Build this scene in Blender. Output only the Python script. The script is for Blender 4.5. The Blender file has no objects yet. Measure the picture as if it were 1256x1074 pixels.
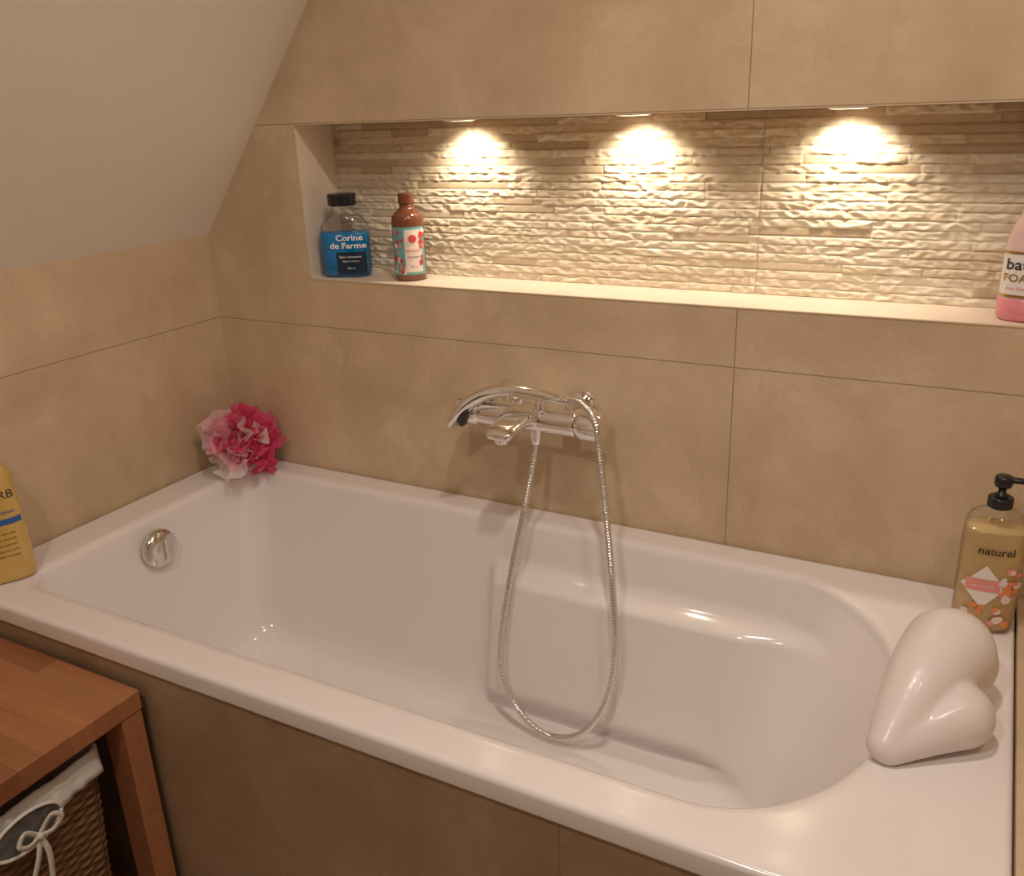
import bpy, bmesh, math, random
from mathutils import Vector, Matrix, noise
random.seed(7)
S = bpy.context.scene
S.view_settings.view_transform = 'Standard'
COL = S.collection

# ------------------------------------------------------------------ materials
def newmat(name):
    m = bpy.data.materials.new(name); m.use_nodes = True
    nt = m.node_tree
    return m, nt, nt.nodes['Principled BSDF']

def pmat(name, col, rough=0.4, metal=0.0, coat=0.0, noise_amt=0.0, nscale=30, bump=0.0, emis=None, es=0):
    m, nt, b = newmat(name)
    b.inputs['Base Color'].default_value = (*col, 1)
    b.inputs['Roughness'].default_value = rough
    b.inputs['Metallic'].default_value = metal
    b.inputs['Coat Weight'].default_value = coat
    b.inputs['Coat Roughness'].default_value = 0.08
    if emis:
        b.inputs['Emission Color'].default_value = (*emis, 1)
        b.inputs['Emission Strength'].default_value = es
    tc = nt.nodes.new('ShaderNodeTexCoord')
    n = nt.nodes.new('ShaderNodeTexNoise'); n.inputs['Scale'].default_value = nscale
    n.inputs['Detail'].default_value = 4
    nt.links.new(tc.outputs['Object'], n.inputs['Vector'])
    if noise_amt > 0:
        mx = nt.nodes.new('ShaderNodeMix'); mx.data_type = 'RGBA'
        mx.inputs[6].default_value = (*[c*(1-noise_amt) for c in col], 1)
        mx.inputs[7].default_value = (*[min(1, c*(1+noise_amt)) for c in col], 1)
        nt.links.new(n.outputs['Fac'], mx.inputs[0])
        nt.links.new(mx.outputs[2], b.inputs['Base Color'])
    if bump > 0:
        bp = nt.nodes.new('ShaderNodeBump'); bp.inputs['Strength'].default_value = bump
        bp.inputs['Distance'].default_value = 0.002
        nt.links.new(n.outputs['Fac'], bp.inputs['Height'])
        nt.links.new(bp.outputs['Normal'], b.inputs['Normal'])
    return m

def tilemat(name, lines, dark=(.54,.395,.25), light=(.69,.53,.36), rough=.38, grout=(.31,.21,.125)):
    m, nt, b = newmat(name)
    N, L = nt.nodes, nt.links
    g = N.new('ShaderNodeNewGeometry')
    n1 = N.new('ShaderNodeTexNoise'); n1.inputs['Scale'].default_value = 4.0
    n1.inputs['Detail'].default_value = 9; n1.inputs['Roughness'].default_value = .62
    n1.inputs['Distortion'].default_value = .3
    L.new(g.outputs['Position'], n1.inputs['Vector'])
    r = N.new('ShaderNodeValToRGB')
    r.color_ramp.elements[0].position = .34; r.color_ramp.elements[0].color = (*dark, 1)
    r.color_ramp.elements[1].position = .66; r.color_ramp.elements[1].color = (*light, 1)
    L.new(n1.outputs['Fac'], r.inputs['Fac'])
    n2 = N.new('ShaderNodeTexNoise'); n2.inputs['Scale'].default_value = 8
    n2.inputs['Detail'].default_value = 8; n2.inputs['Roughness'].default_value = .72; n2.inputs['Distortion'].default_value = .6
    L.new(g.outputs['Position'], n2.inputs['Vector'])
    r2 = N.new('ShaderNodeValToRGB')
    e = r2.color_ramp.elements
    e[0].position = .54; e[0].color = (0,0,0,1)
    e[1].position = .67; e[1].color = (.42,.42,.42,1)
    L.new(n2.outputs['Fac'], r2.inputs['Fac'])
    mx = N.new('ShaderNodeMix'); mx.data_type = 'RGBA'
    mx.inputs[7].default_value = (light[0]*1.10, light[1]*1.13, light[2]*1.2, 1)
    L.new(r2.outputs['Color'], mx.inputs[0]); L.new(r.outputs['Color'], mx.inputs[6])
    col = mx.outputs[2]
    n4 = N.new('ShaderNodeTexNoise'); n4.inputs['Scale'].default_value = 3.0
    n4.inputs['Detail'].default_value = 6; n4.inputs['Roughness'].default_value = .7; n4.inputs['Distortion'].default_value = .5
    mp4 = N.new('ShaderNodeMapping'); mp4.inputs['Location'].default_value = (3.1,7.7,1.3)
    L.new(g.outputs['Position'], mp4.inputs['Vector']); L.new(mp4.outputs[0], n4.inputs['Vector'])
    r4 = N.new('ShaderNodeValToRGB'); q = r4.color_ramp.elements
    q[0].position = .485; q[0].color = (0,0,0,1); q[1].position = .515; q[1].color = (0,0,0,1)
    k = r4.color_ramp.elements.new(.5); k.color = (.16,.16,.16,1)
    L.new(n4.outputs['Fac'], r4.inputs['Fac'])
    m4 = N.new('ShaderNodeMix'); m4.data_type = 'RGBA'; m4.inputs[7].default_value = (dark[0]*.8, dark[1]*.75, dark[2]*.7, 1)
    L.new(r4.outputs['Color'], m4.inputs[0]); L.new(col, m4.inputs[6]); col = m4.outputs[2]
    sp = N.new('ShaderNodeSeparateXYZ'); L.new(g.outputs['Position'], sp.inputs[0])
    mask = None
    for ax, v in lines:
        s = N.new('ShaderNodeMath'); s.operation = 'SUBTRACT'; L.new(sp.outputs[ax], s.inputs[0]); s.inputs[1].default_value = v
        a = N.new('ShaderNodeMath'); a.operation = 'ABSOLUTE'; L.new(s.outputs[0], a.inputs[0])
        c = N.new('ShaderNodeMath'); c.operation = 'LESS_THAN'; L.new(a.outputs[0], c.inputs[0]); c.inputs[1].default_value = .001
        if mask is None: mask = c.outputs[0]
        else:
            q = N.new('ShaderNodeMath'); q.operation = 'MAXIMUM'; L.new(mask, q.inputs[0]); L.new(c.outputs[0], q.inputs[1]); mask = q.outputs[0]
    if mask is not None:
        m2 = N.new('ShaderNodeMix'); m2.data_type = 'RGBA'; m2.inputs[7].default_value = (*grout, 1)
        L.new(mask, m2.inputs[0]); L.new(col, m2.inputs[6]); col = m2.outputs[2]
    L.new(col, b.inputs['Base Color'])
    b.inputs['Roughness'].default_value = rough
    bp = N.new('ShaderNodeBump'); bp.inputs['Strength'].default_value = .4; bp.inputs['Distance'].default_value = .003
    n3 = N.new('ShaderNodeTexNoise'); n3.inputs['Scale'].default_value = 14; n3.inputs['Detail'].default_value = 5
    L.new(g.outputs['Position'], n3.inputs['Vector'])
    L.new(n3.outputs['Fac'], bp.inputs['Height']); L.new(bp.outputs['Normal'], b.inputs['Normal'])
    return m

M_back = tilemat('tile_back', [(0,1.30),(2,.962),(2,1.412),(2,1.862)])
M_left = tilemat('tile_left', [(2,.962),(1,-.95)])
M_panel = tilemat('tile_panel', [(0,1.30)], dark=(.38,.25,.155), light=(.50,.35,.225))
M_floor = tilemat('tile_floor', [(0,.6),(0,1.2),(0,1.8),(0,2.4),(1,-1.2),(1,-1.8),(1,-2.4)], dark=(.20,.13,.085), light=(.30,.21,.14))
M_plaster = pmat('painted_plaster', (.88,.82,.72), .75, noise_amt=.02, nscale=6, bump=.1)
M_acryl = pmat('white_acrylic', (.86,.80,.785), .12, coat=.2, noise_amt=.01, nscale=4)
M_chrome = pmat('chrome', (.92,.91,.90), .05, metal=1, noise_amt=.02)
M_hose = pmat('hose_steel', (.74,.73,.71), .16, metal=1, noise_amt=.03)
M_dark = pmat('dark_rubber', (.03,.028,.026), .4, noise_amt=.2)
M_black = pmat('black_plastic', (.012,.012,.014), .25, noise_amt=.1)
M_white = pmat('white_label', (.82,.78,.74), .4, noise_amt=.03)
M_cloth = pmat('white_cotton', (.80,.77,.73), .9, noise_amt=.08, nscale=120, bump=.6)
M_bow = pmat('cotton_cord', (.70,.66,.58), .8, noise_amt=.1, nscale=200)
M_pillow = pmat('pillow_vinyl', (.83,.745,.725), .32, coat=.15, noise_amt=.02)

# ------------------------------------------------------------------ mesh helpers
def mk(name, verts, faces, mat, parent=None, smooth=True, loc=None):
    me = bpy.data.meshes.new(name); me.from_pydata([tuple(v) for v in verts], [], faces); me.update()
    o = bpy.data.objects.new(name, me); COL.objects.link(o)
    if mat: me.materials.append(mat)
    if smooth:
        me.polygons.foreach_set('use_smooth', [True]*len(me.polygons))
    if parent: o.parent = parent
    if loc: o.location = loc
    return o

def fixn(o):
    bm = bmesh.new(); bm.from_mesh(o.data); bmesh.ops.recalc_face_normals(bm, faces=bm.faces[:]); bm.to_mesh(o.data); bm.free()

def empty(name, loc=(0,0,0), rz=0):
    e = bpy.data.objects.new(name, None); e.empty_display_size = .05
    e.location = loc; e.rotation_euler = (0,0,rz); COL.objects.link(e); return e

def box(name, x0,x1,y0,y1,z0,z1, mat, parent=None, bevel=0.0):
    v = [(x,y,z) for z in (z0,z1) for y in (y0,y1) for x in (x0,x1)]
    f = [(0,2,3,1),(4,5,7,6),(0,1,5,4),(2,6,7,3),(0,4,6,2),(1,3,7,5)]
    o = mk(name, v, f, mat, parent, smooth=False)
    if bevel:
        b = o.modifiers.new('b','BEVEL'); b.width = bevel; b.segments = 3
    return o

def boxes(name, lst, mat, parent=None):
    V=[];F=[]
    for (x0,x1,y0,y1,z0,z1) in lst:
        k=len(V)
        V += [(x,y,z) for z in (z0,z1) for y in (y0,y1) for x in (x0,x1)]
        F += [tuple(i+k for i in f) for f in [(0,2,3,1),(4,5,7,6),(0,1,5,4),(2,6,7,3),(0,4,6,2),(1,3,7,5)]]
    return mk(name, V, F, mat, parent, smooth=False)

def loft(name, secs, mat, parent=None, cap0=True, cap1=True, smooth=True, closed=True):
    V=[];F=[]; n=len(secs[0])
    for s in secs: V += [tuple(p) for p in s]
    for i in range(len(secs)-1):
        for j in range(n if closed else n-1):
            a=i*n+j; b=i*n+(j+1)%n
            F.append((a,b,b+n,a+n))
    if cap0: F.append(tuple(range(n))[::-1])
    if cap1: F.append(tuple((len(secs)-1)*n+j for j in range(n)))
    o = mk(name, V, F, mat, parent, smooth); fixn(o)
    return o

def lathe_axis(name, prof, mat, parent=None, axis='Z', c=(0,0,0), n=40):
    secs=[]
    for t,r in prof:
        s=[]
        for j in range(n):
            a=2*math.pi*j/n; u,v=r*math.cos(a), r*math.sin(a)
            p = {'Z':(u,v,t),'X':(t,u,v),'Y':(u,t,v)}[axis]
            s.append((c[0]+p[0],c[1]+p[1],c[2]+p[2]))
        secs.append(s)
    return loft(name, secs, mat, parent)

def rprof(t0,t1,r,b=.002):
    return [(t0,r-b*2),(t0,r-b*1.2),(t0+b*.3,r-b*.3),(t0+b*1.2,r),(t0+b*2,r),(t1-b*2,r),(t1-b*1.2,r),(t1-b*.3,r-b*.3),(t1,r-b*1.2),(t1,r-b*2)]

def catmull(P, per=12):
    P=[Vector(p) for p in P]; Q=[2*P[0]-P[1]]+P+[2*P[-1]-P[-2]]; out=[]
    for i in range(1,len(Q)-2):
        for k in range(per):
            t=k/per; a,b,c,d=Q[i-1],Q[i],Q[i+1],Q[i+2]
            out.append(.5*((2*b)+(c-a)*t+(2*a-5*b+4*c-d)*t*t+(3*b-a-3*c+d)*t**3))
    out.append(P[-1]); return out

def resample(pts, step):
    out=[pts[0].copy()]; acc=0; prev=pts[0]
    for p in pts[1:]:
        d=(p-prev).length
        while acc+d>=step and d>1e-9:
            prev=prev.lerp(p,(step-acc)/d); out.append(prev.copy()); d=(p-prev).length; acc=0
        acc+=d; prev=p
    return out

def tube(name, pts, rad, mat, parent=None, n=12):
    secs=[]; up=None
    for i,p in enumerate(pts):
        t=(pts[min(i+1,len(pts)-1)]-pts[max(i-1,0)]).normalized()
        if up is None:
            up = Vector((0,1,0)) if abs(t.y)<.9 else Vector((1,0,0))
        up=(up-t*up.dot(t)).normalized(); w=t.cross(up)
        r = rad(i) if callable(rad) else rad
        secs.append([p+up*(r*math.cos(2*math.pi*j/n))+w*(r*math.sin(2*math.pi*j/n)) for j in range(n)])
    return loft(name, secs, mat, parent)

def sstep(x,a,b):
    t=max(0,min(1,(x-a)/(b-a))); return t*t*(3-2*t)

# ------------------------------------------------------------------ room shell
ZR=.60
NX0,NX1,NZ0,NZ1,ND=.306,1.83,1.074,1.41,.13
boxes('wall_back', [(-.1,NX0,0,.2,0,2.5),(NX1,2.7,0,.2,0,2.5),(NX0,NX1,0,.2,0,NZ0),(NX0,NX1,0,.2,NZ1,2.5),(NX0,NX1,ND+.008,.2,NZ0,NZ1)], M_back)
box('wall_left', -.1,0,-2.7,0,0,1.1645, M_left)
box('wall_right', 2.6,2.7,-2.7,0,0,2.5, M_left)
box('wall_front', -.1,2.7,-2.8,-2.7,0,2.5, M_plaster)
box('floor', -.1,2.7,-2.8,.2,-.1,0, M_floor)
M_added_door = pmat('added_dark_door',(.07,.035,.02),.35,noise_amt=.3,nscale=9)
boxes('added_door_1',[(1.15,1.98,-2.699,-2.670,.004,2.02),(1.23,1.90,-2.670,-2.664,.12,.92),(1.23,1.90,-2.670,-2.664,1.04,1.92)],M_added_door)  # unseen door added behind the camera to give the chrome dark reflections
boxes('added_door_trim',[(1.08,1.147,-2.699,-2.665,0,2.09),(1.983,2.05,-2.699,-2.665,0,2.09),(1.147,1.983,-2.699,-2.665,2.023,2.09)],M_added_door)  # frame of the added, unseen door
sl = (1.6506-1.1645)/.3836
xt=(2.42-1.1645)/sl
v=[(0,y,1.1645) for y in (-2.7,0)]+[(xt,y,2.42) for y in (-2.7,0)]+[(-.1,y,1.1645) for y in (-2.7,0)]+[(xt-.1,y,2.5) for y in (-2.7,0)]
mk('wall_slope', v, [(0,1,3,2),(4,6,7,5),(0,4,5,1),(2,3,7,6),(0,2,6,4),(1,5,7,3)], M_plaster, smooth=False)
box('ceiling', xt-.1,2.7,-2.8,.2,2.42,2.5, M_plaster)

M_trim = pmat('niche_edge_trim',(.62,.48,.33),.35,noise_amt=.03)
boxes('trim_1', [(NX0-.0015,NX1,-.0012,.004,NZ0-.0015,NZ0+.0008),(NX0-.0015,NX1,-.0012,.004,NZ1-.0008,NZ1+.0015),(NX0-.0015,NX0+.0008,-.0012,.004,NZ0,NZ1)], M_trim)
M_sill = pmat('niche_sill_tile',(.78,.66,.54),.35,noise_amt=.08,nscale=12)
boxes('wall_niche_lining', [(NX0,NX1,.003,ND+.008,NZ0-.001,NZ0+.001),(NX0-.001,NX0+.001,.003,ND+.008,NZ0+.001,NZ1)], M_sill)

# split-face stone panel, real relief
def stone():
    m, nt, b = newmat('split_face_stone'); N,L=nt.nodes,nt.links
    at=N.new('ShaderNodeAttribute'); at.attribute_name='tone'
    r=N.new('ShaderNodeValToRGB'); r.color_ramp.elements[0].color=(.46,.345,.22,1); r.color_ramp.elements[1].color=(.80,.72,.58,1)
    k=r.color_ramp.elements.new(.5); k.color=(.68,.57,.42,1)
    L.new(at.outputs['Fac'],r.inputs['Fac']); L.new(r.outputs['Color'],b.inputs['Base Color'])
    b.inputs['Roughness'].default_value=.5
    rows=21; rh=(NZ1-NZ0)/rows
    R=random.Random(3); blocks=[]
    for r_ in range(rows):
        x=NX0-R.random()*.1; L_=[]
        while x<NX1+.02:
            w=R.uniform(.08,.26)
            zc=(r_+.5)/rows
            smooth = R.random() < (.10+.55*sstep(zc,.5,1))
            L_.append((x,x+w,R.uniform(0,.0032),smooth,R.random())); x+=w
        blocks.append(L_)
    nx=640; nz=189; V=[];F=[];tone=[]
    for k in range(nz+1):
        z=NZ0+(NZ1-NZ0)*k/nz; r_=min(rows-1,int((z-NZ0)/rh+1e-6)); fz=((z-NZ0)/rh)-r_
        bl=blocks[r_]; bi=0
        for i in range(nx+1):
            x=NX0+(NX1-NX0)*i/nx
            while bi<len(bl)-1 and x>bl[bi][1]: bi+=1
            x0,x1,d,sm,tn=bl[bi]
            ez=min(fz,1-fz); ex=min(x-x0,x1-x)
            edge=min(sstep(ez,0,.14), sstep(ex,0,.002))
            u=x*36+z*44
            a=noise.noise(Vector((u,z*58-x*16,r_*.8)))
            c=noise.noise(Vector((x*80-z*70,z*110,5)))
            if sm: h=d*.7+.0030+.0002*c
            else: h=d+.0028+.0029*(1-abs(a)*2.4)+.0011*c
            if abs(x-1.30)<.0012: h=.002
            h=max(0.0005,h*(.52+.48*edge))
            V.append((x,ND+.006-h,z))
            tone.append(max(0,min(1,.42+.42*tn+(.0 if not sm else -.32)+.12*c-.12*(1-edge))))
    for k in range(nz):
        for i in range(nx):
            a=k*(nx+1)+i; F.append((a,a+1,a+nx+2,a+nx+1))
    o=mk('wall_niche_stone',V,F,m,smooth=True)
    at=o.data.attributes.new('tone','FLOAT','POINT'); at.data.foreach_set('value',tone)
stone()

# ------------------------------------------------------------------ bathtub
def rrect(x0,x1,y0,y1,rl,rr,n=110,n2=24,m=16):
    P=[]
    def seg(a,b,k):
        for i in range(k): t=i/k; P.append((a[0]+(b[0]-a[0])*t,a[1]+(b[1]-a[1])*t))
    def arc(cx,cy,r,a0,k):
        for i in range(k):
            a=math.radians(a0+90*i/k); P.append((cx+r[0]*math.cos(a),cy+r[1]*math.sin(a)))
    seg((x0+rl[0],y0),(x1-rr[0],y0),n); arc(x1-rr[0],y0+rr[1],rr,-90,m)
    seg((x1,y0+rr[1]),(x1,y1-rr[1]),n2); arc(x1-rr[0],y1-rr[1],rr,0,m)
    seg((x1-rr[0],y1),(x0+rl[0],y1),n); arc(x0+rl[0],y1-rl[1],rl,90,m)
    seg((x0,y1-rl[1]),(x0,y0+rl[1]),n2); arc(x0+rl[0],y0+rl[1],rl,180,m)
    return P
def tub():
    OX0,OX1,OY0,OY1=.002,1.810,-.785,-.002
    IX0,IX1,IY0,IY1=.115,1.655,-.705,-.080
    secs=[]
    def outer(ins,z):
        r=max(.004,.014-ins); secs.append([(x,y,z) for x,y in rrect(OX0+ins,OX1-ins,OY0+ins,OY1-ins,(r,r),(r,r))])
    def inner(ex,z):
        secs.append([(x,y,z) for x,y in rrect(IX0-ex,IX1+ex,IY0-ex,IY1+ex,(.06+ex,.06+ex),(.22+ex,.31+ex))])
    outer(.008,ZR-.036); outer(0,ZR-.036); outer(0,ZR-.034); outer(0,ZR-.010); outer(.001,ZR-.005); outer(.004,ZR-.0015); outer(.009,ZR); outer(.014,ZR)
    inner(.026,ZR); inner(.020,ZR); inner(.012,ZR-.001); inner(.005,ZR-.005); inner(.001,ZR-.012)
    C0=rrect(IX0,IX1,IY0,IY1,(.06,.06),(.22,.31)); CF=rrect(.205,1.37,-.60,-.190,(.09,.09),(.17,.20))
    D=.41
    prof=[(0,.020)]
    for k in range(1,40):
        d=.02+.31*k/39; prof.append((.52*(d-.02)/.31,d))
    prof+=[(.545,.345),(.58,.36),(.63,.375),(.70,.389),(.78,.399),(.88,.406),(1,.41)]
    yc=-.3925
    for f,d in prof:
        s=[]
        for (a,b),(c,e) in zip(C0,CF):
            x=a+(c-a)*f; y=b+(e-b)*f
            w=.054*sstep(x,.812,.855)*(1-sstep(x,1.36,1.56))*sstep(d,.086,.116)*(1-sstep(d,.35,.41))
            y += (-w if y>yc else w)*sstep(abs(y-yc),.08,.16)
            s.append((x,y,ZR-d))
        secs.append(s)
    cx=.8
    for sc in (.85,.6,.3,.04):
        secs.append([(cx+(x-cx)*sc, yc+(y-yc)*sc, ZR-D-.004*(1-sc)) for x,y in CF])
    loft('bathtub_shell',secs,M_acryl,TUB,cap0=False,cap1=True)
TUB=empty('bathtub')
tub()
OV=(.126,-.405,.532)
lathe_axis('overflow_rosette',[(0,.001),(0,.037),(.004,.043),(.012,.0445),(.020,.042),(.026,.034),(.030,.020),(.031,.001)],M_hose,TUB,'X',OV)
loft('overflow_grip',[[(OV[0]+.022,OV[1]-.005,OV[2]-.032),(OV[0]+.022,OV[1]+.005,OV[2]-.032),(OV[0]+.022,OV[1]+.005,OV[2]+.032),(OV[0]+.022,OV[1]-.005,OV[2]+.032)],
      [(OV[0]+.037,OV[1]-.003,OV[2]-.026),(OV[0]+.037,OV[1]+.003,OV[2]-.026),(OV[0]+.037,OV[1]+.003,OV[2]+.026),(OV[0]+.037,OV[1]-.003,OV[2]+.026)]],M_chrome,TUB,smooth=False)
lathe_axis('drain_plug',[(0,.001),(0,.034),(.003,.035),(.006,.030),(.009,.012),(.0095,.001)],M_chrome,TUB,'Z',(.36,-.3925,ZR-.413))
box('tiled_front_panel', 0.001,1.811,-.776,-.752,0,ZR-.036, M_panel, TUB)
box('wall_ledge', 1.812,2.599,-.776,-.001,0,ZR+.004, M_back, bevel=.002)

# ------------------------------------------------------------------ mixer tap
TAP=empty('bath_mixer_tap',(0,0,0))
bx,by,bz=.907,-.076,.836
lathe_axis('body_bar',rprof(-.108,.108,.0265,.002),M_chrome,TAP,'X',(bx,by,bz))
for s,nm in ((-1,'left'),(1,'right')):
    pr=[(s*.108,.001),(s*.108,.0240),(s*.111,.0240),(s*.112,.0290),(s*.124,.0295),(s*.158,.0295),(s*.162,.0280),(s*.164,.023),(s*.164,.001)]
    lathe_axis('knob_'+nm,pr,M_chrome,TAP,'X',(bx,by,bz))
    lathe_axis('union_'+nm,[(0,.001),(0,.016),(.030,.016),(.031,.020),(.050,.020),(.051,.016),(.0755,.016),(.0755,.001)],M_chrome,TAP,'Y',(bx+s*.085,by,bz+.012))
    lathe_axis('rosette_'+nm,[(.0755,.001),(.0755,.038),(.070,.038),(.062,.034),(.056,.025),(.054,.017),(.054,.001)],M_chrome,TAP,'Y',(bx+s*.085,by,bz+.012))
def sup(cx,cz,y,w,h,e=3,n=28):
    s=[]
    for j in range(n):
        a=2*math.pi*j/n; c,d=math.cos(a),math.sin(a)
        s.append((cx+w*math.copysign(abs(c)**(2/e),c), y, cz+h*math.copysign(abs(d)**(2/e),d)))
    return s
sx=.900
loft('spout',[sup(sx,bz+.004,by,.040,.022),sup(sx,bz+.006,by-.02,.040,.021),sup(sx,bz+.009,by-.040,.037,.015),sup(sx,bz+.009,by-.065,.034,.011),sup(sx,bz+.005,by-.095,.030,.010),sup(sx,bz-.001,by-.118,.027,.009),sup(sx,bz-.003,by-.123,.020,.005)],M_chrome,TAP)
lathe_axis('aerator',rprof(-.020,-.002,.014,.001),M_chrome,TAP,'Z',(sx,by-.102,bz))
lathe_axis('hose_outlet',[(-.019,.001),(-.019,.013),(-.024,.013),(-.026,.0125),(-.040,.0115),(-.052,.0085),(-.055,.007),(-.055,.001)][::-1],M_chrome,TAP,'Z',(.925,by-.004,bz))
lathe_axis('cradle_post',[(.018,.001),(.018,.016),(.030,.014),(.036,.011),(.044,.011),(.046,.001)],M_chrome,TAP,'Z',(.938,by-.006,bz))
# handset: straight handle lying along the bar, head drooping at the left end
hp=[(.990,.884,.0085,.0085),(.980,.886,.0105,.0105),(.94,.891,.0120,.0120),(.89,.894,.0130,.0125),(.85,.892,.016,.013),(.82,.884,.022,.014),(.797,.872,.029,.015),(.778,.856,.034,.015),(.764,.838,.036,.0135),(.753,.820,.033,.0105),(.748,.808,.024,.007)]
hy=by-.008
secs=[]
for i,(x,z,wy,wn) in enumerate(hp):
    a=hp[max(0,i-1)]; b=hp[min(len(hp)-1,i+1)]; t=Vector((b[0]-a[0],0,b[1]-a[1])).normalized(); nrm=Vector((-t.z,0,t.x))
    yy=hy-.026*sstep(i,3,9)
    secs.append([Vector((x,yy+wy*math.cos(2*math.pi*j/28),z))+nrm*(wn*math.sin(2*math.pi*j/28)) for j in range(28)])
loft('handset',secs,M_chrome,TAP).modifiers.new('s','SUBSURF').levels=1
fa=Vector((.783,hy-.022,.836)); t=Vector((.46,0,.89)).normalized(); nn=Vector((.89,0,-.46)).normalized(); yv=Vector((0,1,0))
loft('spray_face',[[fa+nn*(-.006+k*.007)+t*(r*.030*math.cos(a))+yv*(r*.028*math.sin(a)) for a in [2*math.pi*j/28 for j in range(28)]] for k,r in ((0,1),(.8,1),(1,.9))],M_dark,TAP)
hose=[(.988,-.084,.884),(1.014,-.087,.888),(1.044,-.097,.880),(1.070,-.112,.852),(1.082,-.122,.800),(1.108,-.150,.682),(1.137,-.190,.562),(1.155,-.216,.440),(1.141,-.228,.325),(1.098,-.236,.245),(1.045,-.239,.212),(.985,-.236,.214),(.925,-.226,.262),(.896,-.214,.350),(.905,-.176,.515),(.921,-.125,.672),(.926,-.082,.782)]
hpnts=resample(catmull(hose,30),.0014)
tube('hose',hpnts,lambda i:.0072 if (i%4)<2 else .0064,M_hose,TAP,n=12)
lathe_axis('hose_ferrule',rprof(.970,1.000,.0098,.001),M_chrome,TAP,'X',(0,-.084,.885))

# ------------------------------------------------------------------ bottles
def glassmat(name,tint=(.9,.95,1),mixf=.12):
    m,nt,b=newmat(name); N,L=nt.nodes,nt.links; N.remove(b)
    o=[n for n in N if n.type=='OUTPUT_MATERIAL'][0]
    t=N.new('ShaderNodeBsdfTransparent'); t.inputs[0].default_value=(*tint,1)
    g=N.new('ShaderNodeBsdfGlossy'); g.inputs['Roughness'].default_value=.06
    lw=N.new('ShaderNodeLayerWeight'); lw.inputs[0].default_value=.15
    ad=N.new('ShaderNodeMath'); ad.operation='MULTIPLY_ADD'; ad.inputs[1].default_value=.6; ad.inputs[2].default_value=mixf*.3
    L.new(lw.outputs['Fresnel'],ad.inputs[0])
    mx=N.new('ShaderNodeMixShader'); L.new(ad.outputs[0],mx.inputs[0]); L.new(t.outputs[0],mx.inputs[1]); L.new(g.outputs[0],mx.inputs[2]); L.new(mx.outputs[0],o.inputs[0])
    return m
M_glass=glassmat('clear_plastic',(.97,.98,1))
def liquid(name,c,tr=.45):
    m,nt,b=newmat(name); N,L=nt.nodes,nt.links
    b.inputs['Roughness'].default_value=.12
    o=[n for n in N if n.type=='OUTPUT_MATERIAL'][0]
    tc=N.new('ShaderNodeTexCoord'); n=N.new('ShaderNodeTexNoise'); n.inputs['Scale'].default_value=8; L.new(tc.outputs['Object'],n.inputs['Vector'])
    r=N.new('ShaderNodeValToRGB'); r.color_ramp.elements[0].color=(*[k*.85 for k in c],1); r.color_ramp.elements[1].color=(*[min(1,k*1.15) for k in c],1)
    L.new(n.outputs['Fac'],r.inputs['Fac']); L.new(r.outputs['Color'],b.inputs['Base Color'])
    t=N.new('ShaderNodeBsdfTransparent'); t.inputs[0].default_value=(*[min(1,k**.5) for k in c],1)
    mx=N.new('ShaderNodeMixShader'); mx.inputs[0].default_value=tr
    L.new(b.outputs[0],mx.inputs[1]); L.new(t.outputs[0],mx.inputs[2]); L.new(mx.outputs[0],o.inputs[0]); return m
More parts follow.
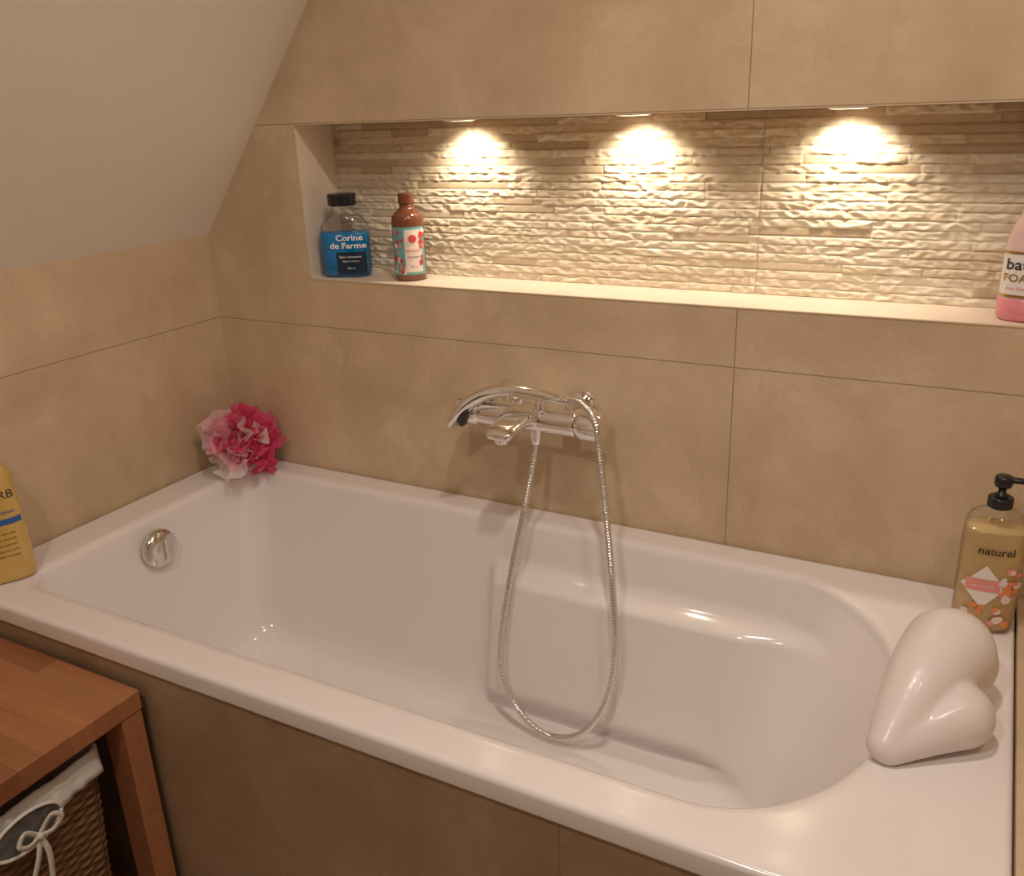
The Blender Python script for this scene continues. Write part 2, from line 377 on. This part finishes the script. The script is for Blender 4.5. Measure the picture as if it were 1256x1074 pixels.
class Bottle:
    def __init__(s,name,loc,rz,prof,e,mat,n=48,sc=1.0,sr=1.0):
        s.e=e; s.E=empty(name,loc,rz); s.E.scale=(sr,sr,sc)
        s.p=prof
        s.body=loft('body',[s.sec(z,rx,ry,n) for z,rx,ry in prof],mat,s.E)
    def sec(s,z,rx,ry,n=48,e=None):
        e=e or s.e; out=[]
        for j in range(n):
            a=2*math.pi*j/n; c,d=math.cos(a),math.sin(a)
            out.append((rx*math.copysign(abs(c)**(2/e),c), ry*math.copysign(abs(d)**(2/e),d), z))
        return out
    def rr(s,z):
        P=s.p
        for a,b in zip(P,P[1:]):
            if a[0]<=z<=b[0] and b[0]>a[0]:
                t=(z-a[0])/(b[0]-a[0]); return a[1]+(b[1]-a[1])*t, a[2]+(b[2]-a[2])*t
        return P[-1][1],P[-1][2]
    def fr(s,x,z,off):
        rx,ry=s.rr(z); u=min(.985,abs(x/rx)); y=-ry*(1-u**s.e)**(1/s.e)
        nx=math.copysign(u**(s.e-1)/rx,x); ny=-(abs(y/ry)**(s.e-1))/ry; l=math.hypot(nx,ny) or 1
        return (x+nx/l*off, y+ny/l*off, z)
    def label(s,name,x0,x1,z0,z1,mat,off=.0006,nx=24,nz=8,shape=None):
        V=[];F=[]
        for k in range(nz+1):
            for i in range(nx+1):
                u=i/nx; w=k/nz
                if shape=='diamond':
                    xx=(u-.5)*2; zz=(w-.5)*2; X,Z=(xx-zz)/2,(xx+zz)/2
                    u=(X+1)/2; w=(Z+1)/2
                if shape=='oval':
                    xx=(u-.5)*2; zz=(w-.5)*2; X=xx*math.sqrt(1-zz*zz/2); Z=zz*math.sqrt(1-xx*xx/2); u=(X+1)/2; w=(Z+1)/2
                V.append(s.fr(x0+(x1-x0)*u,z0+(z1-z0)*w,off))
        for k in range(nz):
            for i in range(nx):
                a=k*(nx+1)+i; F.append((a,a+1,a+nx+2,a+nx+1))
        return mk(name,V,F,mat,s.E)
    def text(s,body,size,x,z,mat,off=.0012,align='CENTER',bold=0):
        cu=bpy.data.curves.new('t','FONT'); cu.body=body; cu.size=size; cu.align_x=align; cu.resolution_u=3; cu.offset=bold
        o=bpy.data.objects.new('t',cu); COL.objects.link(o)
        me=bpy.data.meshes.new_from_object(o); bpy.data.objects.remove(o)
        for v in me.vertices: v.co=Vector(s.fr(x+v.co.x,z+v.co.y,off))
        me.materials.clear(); me.materials.append(mat)
        t=bpy.data.objects.new('label_text',me); COL.objects.link(t); t.parent=s.E
def ribcap(E,name,z0,z1,r,mat,n=60,b=.002):
    secs=[]
    for t,q in rprof(z0,z1,r,b):
        secs.append([((q-(.0006 if j%2 else 0))*math.cos(2*math.pi*j/n),(q-(.0006 if j%2 else 0))*math.sin(2*math.pi*j/n),t) for j in range(n)])
    return loft(name,secs,mat,E)
def ball(name,c,r,mat,parent,n=16):
    return lathe_axis(name,[(-r*math.cos(math.pi*k/n),max(1e-4,r*math.sin(math.pi*k/n))) for k in range(n+1)],mat,parent,'Z',c,n=20)

SH=NZ0+.0012
# -- blue flask
b=Bottle('blue_bath_gel_bottle',(.374,.058,SH),math.radians(26),
  [(0,.046,.024),(.002,.049,.027),(.008,.052,.030),(.05,.0525,.030),(.10,.0525,.030),(.122,.051,.030),(.136,.046,.028),(.147,.036,.026),(.154,.028,.024),(.160,.0235,.0225),(.168,.0225,.0225),(.176,.0225,.0225)],3.2,M_glass,sc=.905,sr=1.07)
M_blue=liquid('blue_liquid',(.0,.32,.74),.3)
loft('liquid',[b.sec(z,rx,ry) for z,rx,ry in [(.003,.046,.024),(.010,.0500,.028),(.05,.0505,.028),(.10,.0505,.028),(.110,.0498,.028),(.1105,.049,.0275)]],M_blue,b.E)
ribcap(b.E,'cap',.176,.205,.030,M_black)
M_navy=pmat('navy_label',(.012,.03,.06),.3,noise_amt=.1)
M_wtext=pmat('white_print',(.95,.93,.9),.4,noise_amt=.02)
b.label('label',-.016,.046,.008,.064,M_navy,off=.0008)
b.text('Bain moussant',.0080,.014,.050,M_wtext)
b.text('algues marines',.006,.014,.040,M_wtext); b.text('500 ml',.006,.014,.022,M_wtext)
b.text('Corine',.020,.014,.093,M_wtext,bold=.0004); b.text('de Farme',.020,.010,.074,M_wtext,bold=.0004)
# -- brown bottle
M_amber=pmat('amber_plastic',(.17,.05,.022),.12,coat=.6,noise_amt=.15,nscale=10)
b=Bottle('brown_shower_gel_bottle',(.545,.066,SH),math.radians(32),
  [(0,.029,.029),(.002,.032,.032),(.006,.034,.034),(.14,.034,.034),(.150,.0325,.0325),(.158,.028,.028),(.165,.020,.020),(.170,.0155,.0155),(.174,.0148,.0148),(.178,.0148,.0148)],2.0,M_amber,sc=.92,sr=1.06)
ribcap(b.E,'cap',.178,.204,.0165,M_amber)
M_cream=pmat('cream_label',(.80,.68,.62),.5,noise_amt=.06)
M_red=pmat('red_print',(.60,.06,.06),.5,noise_amt=.2); M_teal=pmat('teal_print',(.14,.40,.40),.5,noise_amt=.2); M_pinkp=pmat('pink_print',(.80,.30,.28),.5,noise_amt=.2)
b.label('label',-.031,.031,.016,.128,M_teal)
b.label('label_centre',-.008,.026,.022,.122,M_cream,off=.0010)
R=random.Random(5)
for i in range(26):
    s=R.uniform(.004,.008); x=R.choice([R.uniform(-.027,-.010),R.uniform(-.027,-.010),R.uniform(.022,.027)]); z=R.uniform(.022,.122)
    b.label('printed_flower',x-s*.55,x+s*.55,z-s,z+s,R.choice([M_red,M_pinkp,M_red,M_cream]),off=.0013+.00004*i,nx=6,nz=6,shape='oval')
b.label('printed_fruit',.000,.016,.092,.110,M_red,off=.0025,nx=8,nz=8,shape='oval')
b.text('bloom',.011,.008,.070,M_red,off=.002); b.text('shower',.008,.008,.056,M_dark,off=.002); b.text('250 ml',.005,.008,.034,M_dark,off=.002)
# -- pink bath foam bottle
M_pink=pmat('pink_liquid',(.74,.25,.28),.15,coat=.5,noise_amt=.1,nscale=15)
M_pale=pmat('pale_pink_plastic',(.80,.56,.54),.2,coat=.4,noise_amt=.05)
b=Bottle('pink_bath_foam_bottle',(1.754,.056,SH),math.radians(-12),
  [(0,.033,.026),(.002,.036,.029),(.008,.039,.032),(.05,.0395,.0325),(.11,.039,.032),(.135,.036,.030),(.155,.030,.027),(.172,.023,.022),(.180,.020,.020)],2.4,M_pale,sr=1.08)
loft('pink_base',[b.sec(z,rx,ry) for z,rx,ry in [(.0005,.0335,.0265),(.002,.0365,.0295),(.008,.0395,.0325),(.036,.0402,.0330),(.0365,.039,.032)]],M_pink,b.E)
ribcap(b.E,'cap',.180,.222,.0205,M_white,b=.003)
b.label('label',-.035,.035,.040,.112,M_white,off=.0008)
M_gold=pmat('gold_band',(.55,.33,.10),.3,metal=.8,noise_amt=.1)
b.label('band',-.035,.035,.108,.112,M_gold,off=.0014,nz=2); b.label('band',-.035,.035,.040,.044,M_gold,off=.0014,nz=2)
b.text('bath',.024,-.008,.084,M_dark,off=.0016,bold=.0003); b.text('FOAM',.017,-.008,.065,M_gold,off=.0016,bold=.0003); b.text('pink blossom',.007,-.006,.052,M_pink,off=.0016)
# -- pump bottle
M_gel=liquid('yellow_gel',(.86,.63,.31),.3)
b=Bottle('pump_soap_bottle',(1.758,-.114,ZR+.0008),math.radians(6),
  [(0,.036,.026),(.002,.040,.029),(.008,.043,.032),(.06,.044,.0325),(.15,.044,.0325),(.172,.042,.032),(.184,.037,.030),(.191,.028,.025),(.195,.018,.018),(.200,.0155,.0155),(.203,.0155,.0155)],2.8,M_glass,sc=1.06,sr=1.05)
loft('gel',[b.sec(z,rx,ry) for z,rx,ry in [(.004,.036,.026),(.01,.041,.030),(.06,.042,.0308),(.15,.042,.0308),(.166,.041,.030),(.167,.040,.030)]],M_gel,b.E)
ribcap(b.E,'collar',.199,.216,.0175,M_black)
lathe_axis('pump_stem',[(.214,.001),(.214,.010),(.220,.009),(.222,.0055),(.236,.0055),(.236,.001)],M_black,b.E)
lathe_axis('pump_head',[(.232,.001),(.232,.011),(.235,.0125),(.246,.0125),(.249,.010),(.250,.001)],M_black,b.E)
loft('pump_nozzle',[[(x,.007*math.cos(a)*k,.243-dz+.005*math.sin(a)*k) for a in [2*math.pi*j/16 for j in range(16)]] for x,k,dz in ((.004,1,0),(.022,.9,0),(.036,.8,.002),(.043,.7,.006))],M_black,b.E)
M_or=pmat('orange_print',(.80,.26,.10),.5,noise_amt=.2)
b.text('naturel',.0175,.002,.134,M_dark,bold=.0002)
b.label('label_diamond',-.038,.022,.044,.116,M_white,off=.0010,nx=10,nz=10,shape='diamond')
b.label('label_flash',-.032,.014,.073,.093,M_pinkp,off=.0016)
b.text('gel douche',.0068,-.009,.080,M_white,off=.0022)
R=random.Random(9)
for i in range(28):
    s=R.uniform(.003,.0065); x=R.uniform(-.032,.034); z=R.uniform(.018,.050) if R.random()<.5 else R.uniform(.06,.112)
    if z>.056: x=R.uniform(.016,.036)
    b.label('printed_flower',x-s,x+s,z-s,z+s,R.choice([M_or,M_pinkp,M_or,M_cream,M_cream]),off=.0018+.00004*i,nx=6,nz=6,shape='oval')
b.text('500 ml',.005,.006,.010,M_dark,off=.002)
# -- yellow flat bottle
M_yel=pmat('yellow_shampoo',(.66,.43,.11),.12,coat=.6,noise_amt=.06,nscale=8)
b=Bottle('yellow_shampoo_bottle',(.082,-.712,ZR+.0008),math.radians(60),
  [(0,.040,.022),(.002,.044,.025),(.010,.047,.028),(.06,.046,.028),(.14,.043,.027),(.185,.040,.026),(.200,.036,.025),(.207,.026,.022),(.210,.020,.019)],2.8,M_yel,sc=1.14,sr=1.14)
ribcap(b.E,'cap',.210,.250,.022,M_black,b=.003)
M_bl=pmat('blue_print',(.03,.12,.40),.4,noise_amt=.1)
b.label('blue_band',-.038,.040,.105,.115,M_bl,off=.0008)
b.text('LRB',.020,.020,.150,M_dark,off=.001); b.text('shampoo',.010,.014,.124,M_bl,off=.001)
for k in range(5): b.text('gentle daily care wash',.0052,.004,.088-.010*k,M_dark,off=.001)

# ------------------------------------------------------------------ headrest pillow
def pillow():
    bm=bmesh.new()
    def chain(a,ra,b,rb,n=14,sag=0,pw=1.0):
        a=Vector(a); b=Vector(b)
        for i in range(n+1):
            t=i/n; c=a.lerp(b,t); r=ra+(rb-ra)*(t**pw); c.z+=sag*math.sin(math.pi*t)
            bmesh.ops.create_icosphere(bm,subdivisions=4,radius=r,matrix=Matrix.Translation(c))
    chain((1.716,-.352,.678),.062,(1.658,-.522,.620),.025,sag=.018,pw=1.25)
    chain((1.704,-.345,.655),.056,(1.726,-.345,.662),.056,n=3)
    chain((1.738,-.447,.642),.045,(1.662,-.524,.617),.023,sag=.002)
    chain((1.722,-.430,.635),.040,(1.712,-.365,.655),.050,n=5)
    me0=bpy.data.meshes.new('tmp'); bm.to_mesh(me0); bm.free()
    o=bpy.data.objects.new('tmp',me0); COL.objects.link(o)
    r=o.modifiers.new('r','REMESH'); r.mode='VOXEL'; r.voxel_size=.0035; r.use_smooth_shade=True
    s=o.modifiers.new('s','SMOOTH'); s.iterations=12; s.factor=.6
    dg=bpy.context.evaluated_depsgraph_get(); me=bpy.data.meshes.new_from_object(o.evaluated_get(dg))
    bpy.data.objects.remove(o)
    zb=ZR+.0008
    for v in me.vertices:
        if v.co.z<zb: v.co.z=zb
    me.name='bath_pillow'; me.materials.clear(); me.materials.append(M_pillow)
    p=bpy.data.objects.new('bath_pillow',me); COL.objects.link(p)
pillow()

# ------------------------------------------------------------------ bath sponge pouf
def pouf():
    E=empty('mesh_bath_pouf',(.122,-.108,ZR+.080))
    def tr(name,c):
        m,nt,b=newmat(name); N,L=nt.nodes,nt.links
        tc=N.new('ShaderNodeTexCoord'); n=N.new('ShaderNodeTexNoise'); n.inputs['Scale'].default_value=25; L.new(tc.outputs['Object'],n.inputs['Vector'])
        r=N.new('ShaderNodeValToRGB'); r.color_ramp.elements[0].color=(*[k*.9 for k in c],1); r.color_ramp.elements[1].color=(*c,1)
        L.new(n.outputs['Fac'],r.inputs['Fac']); L.new(r.outputs['Color'],b.inputs['Base Color']); b.inputs['Roughness'].default_value=.6
        o=[n for n in N if n.type=='OUTPUT_MATERIAL'][0]
        t=N.new('ShaderNodeBsdfTranslucent'); t.inputs[0].default_value=(*c,1)
        mx=N.new('ShaderNodeMixShader'); mx.inputs[0].default_value=.45
        tp=N.new('ShaderNodeBsdfTransparent'); m2=N.new('ShaderNodeMixShader'); m2.inputs[0].default_value=.25
        L.new(b.outputs[0],mx.inputs[1]); L.new(t.outputs[0],mx.inputs[2]); L.new(mx.outputs[0],m2.inputs[1]); L.new(tp.outputs[0],m2.inputs[2]); L.new(m2.outputs[0],o.inputs[0]); return m
    mats=[('hot_pink_netting',tr('hot_pink_net',(.88,.12,.28))),('pale_pink_netting',tr('pale_pink_net',(.98,.58,.67))),('white_netting',tr('white_net',(.98,.90,.88)))]
    data=[([],[]) for _ in mats]; R=random.Random(23)
    right=Vector((.88,.47,0)); upv=Vector((.13,-.32,.94))
    for k in range(90):
        d=Vector((R.gauss(0,1),R.gauss(0,1),R.gauss(0,1))).normalized()
        sx_=d.dot(right)+R.uniform(-.15,.15); sz=d.dot(upv)+R.uniform(-.15,.15)
        if (sz<-.08 and -.75<sx_<.45) or R.random()<.08: g=2
        elif sx_<-.0 or (sz<.45 and sx_<.30): g=1
        else: g=0
        u=d.orthogonal().normalized(); w=d.cross(u); th=R.uniform(0,math.pi); u,w=u*math.cos(th)+w*math.sin(th), w*math.cos(th)-u*math.sin(th)
        V,F=data[g]; k0=len(V); na,nr=40,6; ph=R.uniform(0,6.28); fr=R.choice([2,3,3,4])
        base=d*R.uniform(.024,.052); RR=R.uniform(.032,.060)
        for j in range(nr+1):
            for i in range(na+1):
                a=-1.9+3.8*i/na; r=RR*(.15+.85*j/nr)*(1+.10*math.sin(5*a+ph*2))
                wav=(.015*math.sin(fr*2*a+ph)+.004*math.sin(11*a+ph))*(j/nr)
                p=base+d*(r*math.cos(a))+u*(r*math.sin(a))+w*wav
                if p.z<-.078: p.z=-.078
                if E.location.x+p.x<.004: p.x=.004-E.location.x
                if E.location.y+p.y>-.004: p.y=-.004-E.location.y
                V.append(p)
        for j in range(nr):
            for i in range(na):
                a=k0+j*(na+1)+i; F.append((a,a+1,a+na+2,a+na+1))
    for (nm,m),(V,F) in zip(mats,data):
        mk(nm,V,F,m,E)
pouf()

# ------------------------------------------------------------------ wooden bench + laundry basket
def woodmat():
    m,nt,b=newmat('butcher_block_beech'); N,L=nt.nodes,nt.links
    tc=N.new('ShaderNodeTexCoord')
    br=N.new('ShaderNodeTexBrick'); br.inputs['Scale'].default_value=1; br.inputs['Brick Width'].default_value=.32; br.inputs['Row Height'].default_value=.044
    br.inputs['Mortar Size'].default_value=.0003; br.inputs['Color1'].default_value=(.52,.22,.10,1); br.inputs['Color2'].default_value=(.32,.12,.05,1); br.inputs['Mortar'].default_value=(.20,.08,.035,1); br.offset=.37
    L.new(tc.outputs['Object'],br.inputs['Vector'])
    mp=N.new('ShaderNodeMapping'); mp.inputs['Scale'].default_value=(4,60,60); L.new(tc.outputs['Object'],mp.inputs['Vector'])
    n=N.new('ShaderNodeTexNoise'); n.inputs['Scale'].default_value=1.5; n.inputs['Detail'].default_value=6; L.new(mp.outputs[0],n.inputs['Vector'])
    mx=N.new('ShaderNodeMix'); mx.data_type='RGBA'; mx.blend_type='MULTIPLY'; mx.inputs[0].default_value=.4
    L.new(br.outputs['Color'],mx.inputs[6]); L.new(n.outputs['Fac'],mx.inputs[7]); L.new(mx.outputs[2],b.inputs['Base Color'])
    b.inputs['Roughness'].default_value=.35
    return m
M_wood=woodmat()
BN=empty('wooden_bench',(0,0,0))
box('seat_top',.003,.526,-1.34,-.790,.492,.530,M_wood,BN,bevel=.003)
for i,(x0,x1,y0,y1) in enumerate([(.470,.524,-.832,-.792),(.470,.524,-1.338,-1.298),(.005,.05,-.832,-.792),(.005,.05,-1.338,-1.298)]):
    box('leg_%d'%(i+1),x0,x1,y0,y1,0,.492,M_wood,BN,bevel=.002)
boxes('lower_rails',[(.05,.47,-.825,-.805,.03,.07),(.05,.47,-1.325,-1.305,.03,.07)],M_wood,BN)

def basket():
    E=empty('wicker_laundry_basket',(.295,-1.062,0))
    m,nt,b=newmat('wicker'); N,L=nt.nodes,nt.links
    at=N.new('ShaderNodeAttribute'); at.attribute_name='h'
    r=N.new('ShaderNodeValToRGB'); r.color_ramp.elements[0].color=(.03,.014,.007,1); r.color_ramp.elements[1].color=(.34,.18,.08,1)
    L.new(at.outputs['Fac'],r.inputs['Fac']); L.new(r.outputs['Color'],b.inputs['Base Color']); b.inputs['Roughness'].default_value=.5
    hx,hy_,H=.195,.205,.445
    def outline(sc,n):
        return resample([Vector((x,y,0)) for x,y in rrect(-hx*sc,hx*sc,-hy_*sc,hy_*sc,(.035,.035),(.035,.035),n=60,n2=60,m=16)]+[Vector((-hx*sc+.035,-hy_*sc,0))],.001)
    base=outline(1,0); Ltot=len(base); nper=480; nz=150; stakes=60
    V=[];F=[];hh=[]
    pts=[base[int(i*Ltot/nper)] for i in range(nper)]
    for k in range(nz+1):
        z=.001+H*k/nz; sc=.88+.12*k/nz; row=z/.0085
        rr=int(row); fz=row-rr
        for i,p in enumerate(pts):
            ph=2*math.pi*stakes/2*i/nper
            over=math.cos(ph+math.pi*rr)
            prof=math.sin(math.pi*fz)
            h=(.5+.5*over)*prof
            q=pts[(i+1)%nper]-pts[i-1]; nrm=Vector((q.y,-q.x,0)).normalized()
            pp=Vector((p.x*sc,p.y*sc,z))+nrm*(.0045*h)
            V.append(pp); hh.append(.25+.75*h+.25*noise.noise(Vector((i*.05,rr*1.7,0))))
    for k in range(nz):
        for i in range(nper):
            a=k*nper+i; b2=k*nper+(i+1)%nper; F.append((a,b2,b2+nper,a+nper))
    F.append(tuple(range(nper))[::-1])
    o=mk('woven_body',V,F,m,E); a=o.data.attributes.new('h','FLOAT','POINT'); a.data.foreach_set('value',hh)
    secs=[]
    cfg=[(-.030,.36,0),(-.014,.42,.3),(-.006,.445,.5),(.002,.453,.6),(.008,.449,.8),(.010,.440,1),(.011,.428,1.1),(.012,.416,1.2),(.013,.406,1.3),(.009,.405,1.3)]
    for off,z,wv in cfg:
        s=[]
        for i,p in enumerate(pts):
            q=pts[(i+1)%nper]-pts[i-1]; nrm=Vector((q.y,-q.x,0)).normalized()
            wob=.006*wv*noise.noise(Vector((p.x*60,p.y*60,z*10)))
            zz=z+.016*wv*noise.noise(Vector((p.x*14,p.y*14,3)))
            if abs(nrm.y)>.7 : o_=min(off,.008)
            else: o_=off
            s.append(Vector((p.x,p.y,zz))+nrm*(o_+wob))
        secs.append(s)
    loft('cotton_liner',secs,M_cloth,E,cap0=True,cap1=False)
    m2=pmat('patterned_grey_cloth',(.13,.12,.11),.8,noise_amt=.9,nscale=60)
    X=hx+.019; yc=.050
    V=[(X,yc,.41)];F=[];n=32
    for j in range(n):
        a=2*math.pi*j/n; V.append((X-.001,yc+.056*math.cos(a),.410+.030*math.sin(a)))
    for j in range(n): F.append((0,1+j,1+(j+1)%n))
    mk('handle_opening',V,F,m2,E)
    V2=[Vector((X,yc+.058*math.cos(a),.410+.032*math.sin(a))) for a in [2*math.pi*j/40 for j in range(41)]]
    tube('handle_hem',V2,.003,M_cloth,E,n=8)
    kx=X+.006; ky=yc+.012; kz=.395
    def ribbon(nm,P,w):
        P=resample(catmull(P,12),.002); n=len(P)
        secs=[]
        for i,p in enumerate(P):
            t=(P[min(i+1,n-1)]-P[max(i-1,0)]).normalized(); nx=Vector((1,0,0)); s_=t.cross(nx).normalized(); u=s_.cross(t)
            secs.append([p+s_*w+u*.0008,p-s_*w+u*.0008,p-s_*w-u*.0008,p+s_*w-u*.0008])
        loft(nm,secs,M_bow,E)
    ribbon('bow_loop_1',[(kx,ky,kz),(kx+.006,ky-.022,kz+.024),(kx+.009,ky-.036,kz+.012),(kx+.006,ky-.020,kz-.002),(kx+.002,ky,kz)],.0042)
    ribbon('bow_loop_2',[(kx,ky,kz),(kx+.006,ky+.022,kz+.024),(kx+.009,ky+.036,kz+.012),(kx+.006,ky+.020,kz-.002),(kx+.002,ky,kz)],.0042)
    ribbon('bow_tail_1',[(kx,ky,kz),(kx+.004,ky-.010,kz-.03),(kx+.003,ky-.026,kz-.065)],.0045)
    ribbon('bow_tail_2',[(kx,ky,kz),(kx+.004,ky+.006,kz-.035),(kx+.003,ky+.002,kz-.085)],.0045)
    ball('bow_knot',(kx+.002,ky,kz),.006,M_bow,E)
basket()

# ------------------------------------------------------------------ lights
M_lens=pmat('lamp_lens',(1,.9,.7),.3,emis=(1,.84,.60),es=2.5)
def spot(name,parent,loc,E,size,blend,col,rad,tilt=0):
    l=bpy.data.lights.new(name,'SPOT'); l.energy=E; l.spot_size=math.radians(size); l.spot_blend=blend; l.color=col; l.shadow_soft_size=rad
    o=bpy.data.objects.new(name,l); COL.objects.link(o); o.parent=parent; o.location=loc; o.rotation_euler=(math.radians(tilt),0,0); return o
def downlight(x,y,z,r,E,size,blend,col,rad,tilt=0):
    e=empty('recessed_downlight',(x,y,z))
    lathe_axis('bezel',[(0,r*.72),(-.003,r*.74),(-.004,r*.9),(-.002,r),(0,r)],M_chrome,e)
    lathe_axis('lens',[(-.0012,.0005),(-.0012,r*.70),(-.0002,r*.70),(-.0002,.0005)],M_lens,e)
    spot('bulb',e,(0,0,-.008),E,size,blend,col,rad,tilt)
for x in (.690,1.068,1.450):
    downlight(x,.068,NZ1,.036,4.2,122,.85,(1,.87,.67),.014,tilt=20)
for x,y,E in ((1.45,-.85,46),(2.15,-1.1,20),(1.25,-1.9,44)):
    downlight(x,y,2.42,.05,E,155,.6,(1,.89,.785),.05)
w=bpy.data.worlds.new('w'); S.world=w; w.use_nodes=True
w.node_tree.nodes['Background'].inputs[0].default_value=(1,.85,.72,1); w.node_tree.nodes['Background'].inputs[1].default_value=.05

# ------------------------------------------------------------------ camera
right=Vector((.8817,.4709,-.0339)).normalized(); fwd=Vector((-.4527,.8226,-.3439)); fwd=(fwd-right*fwd.dot(right)).normalized(); up=right.cross(fwd)
cam=bpy.data.cameras.new('camera'); co=bpy.data.objects.new('camera',cam); COL.objects.link(co)
cam.sensor_width=36; cam.sensor_fit='HORIZONTAL'; cam.lens=1090/1256*36; cam.clip_start=.02
mt=Matrix((right,up,-fwd)).transposed().to_4x4(); mt.translation=Vector((1.700,-1.591,1.42)); co.matrix_world=mt
S.camera=co
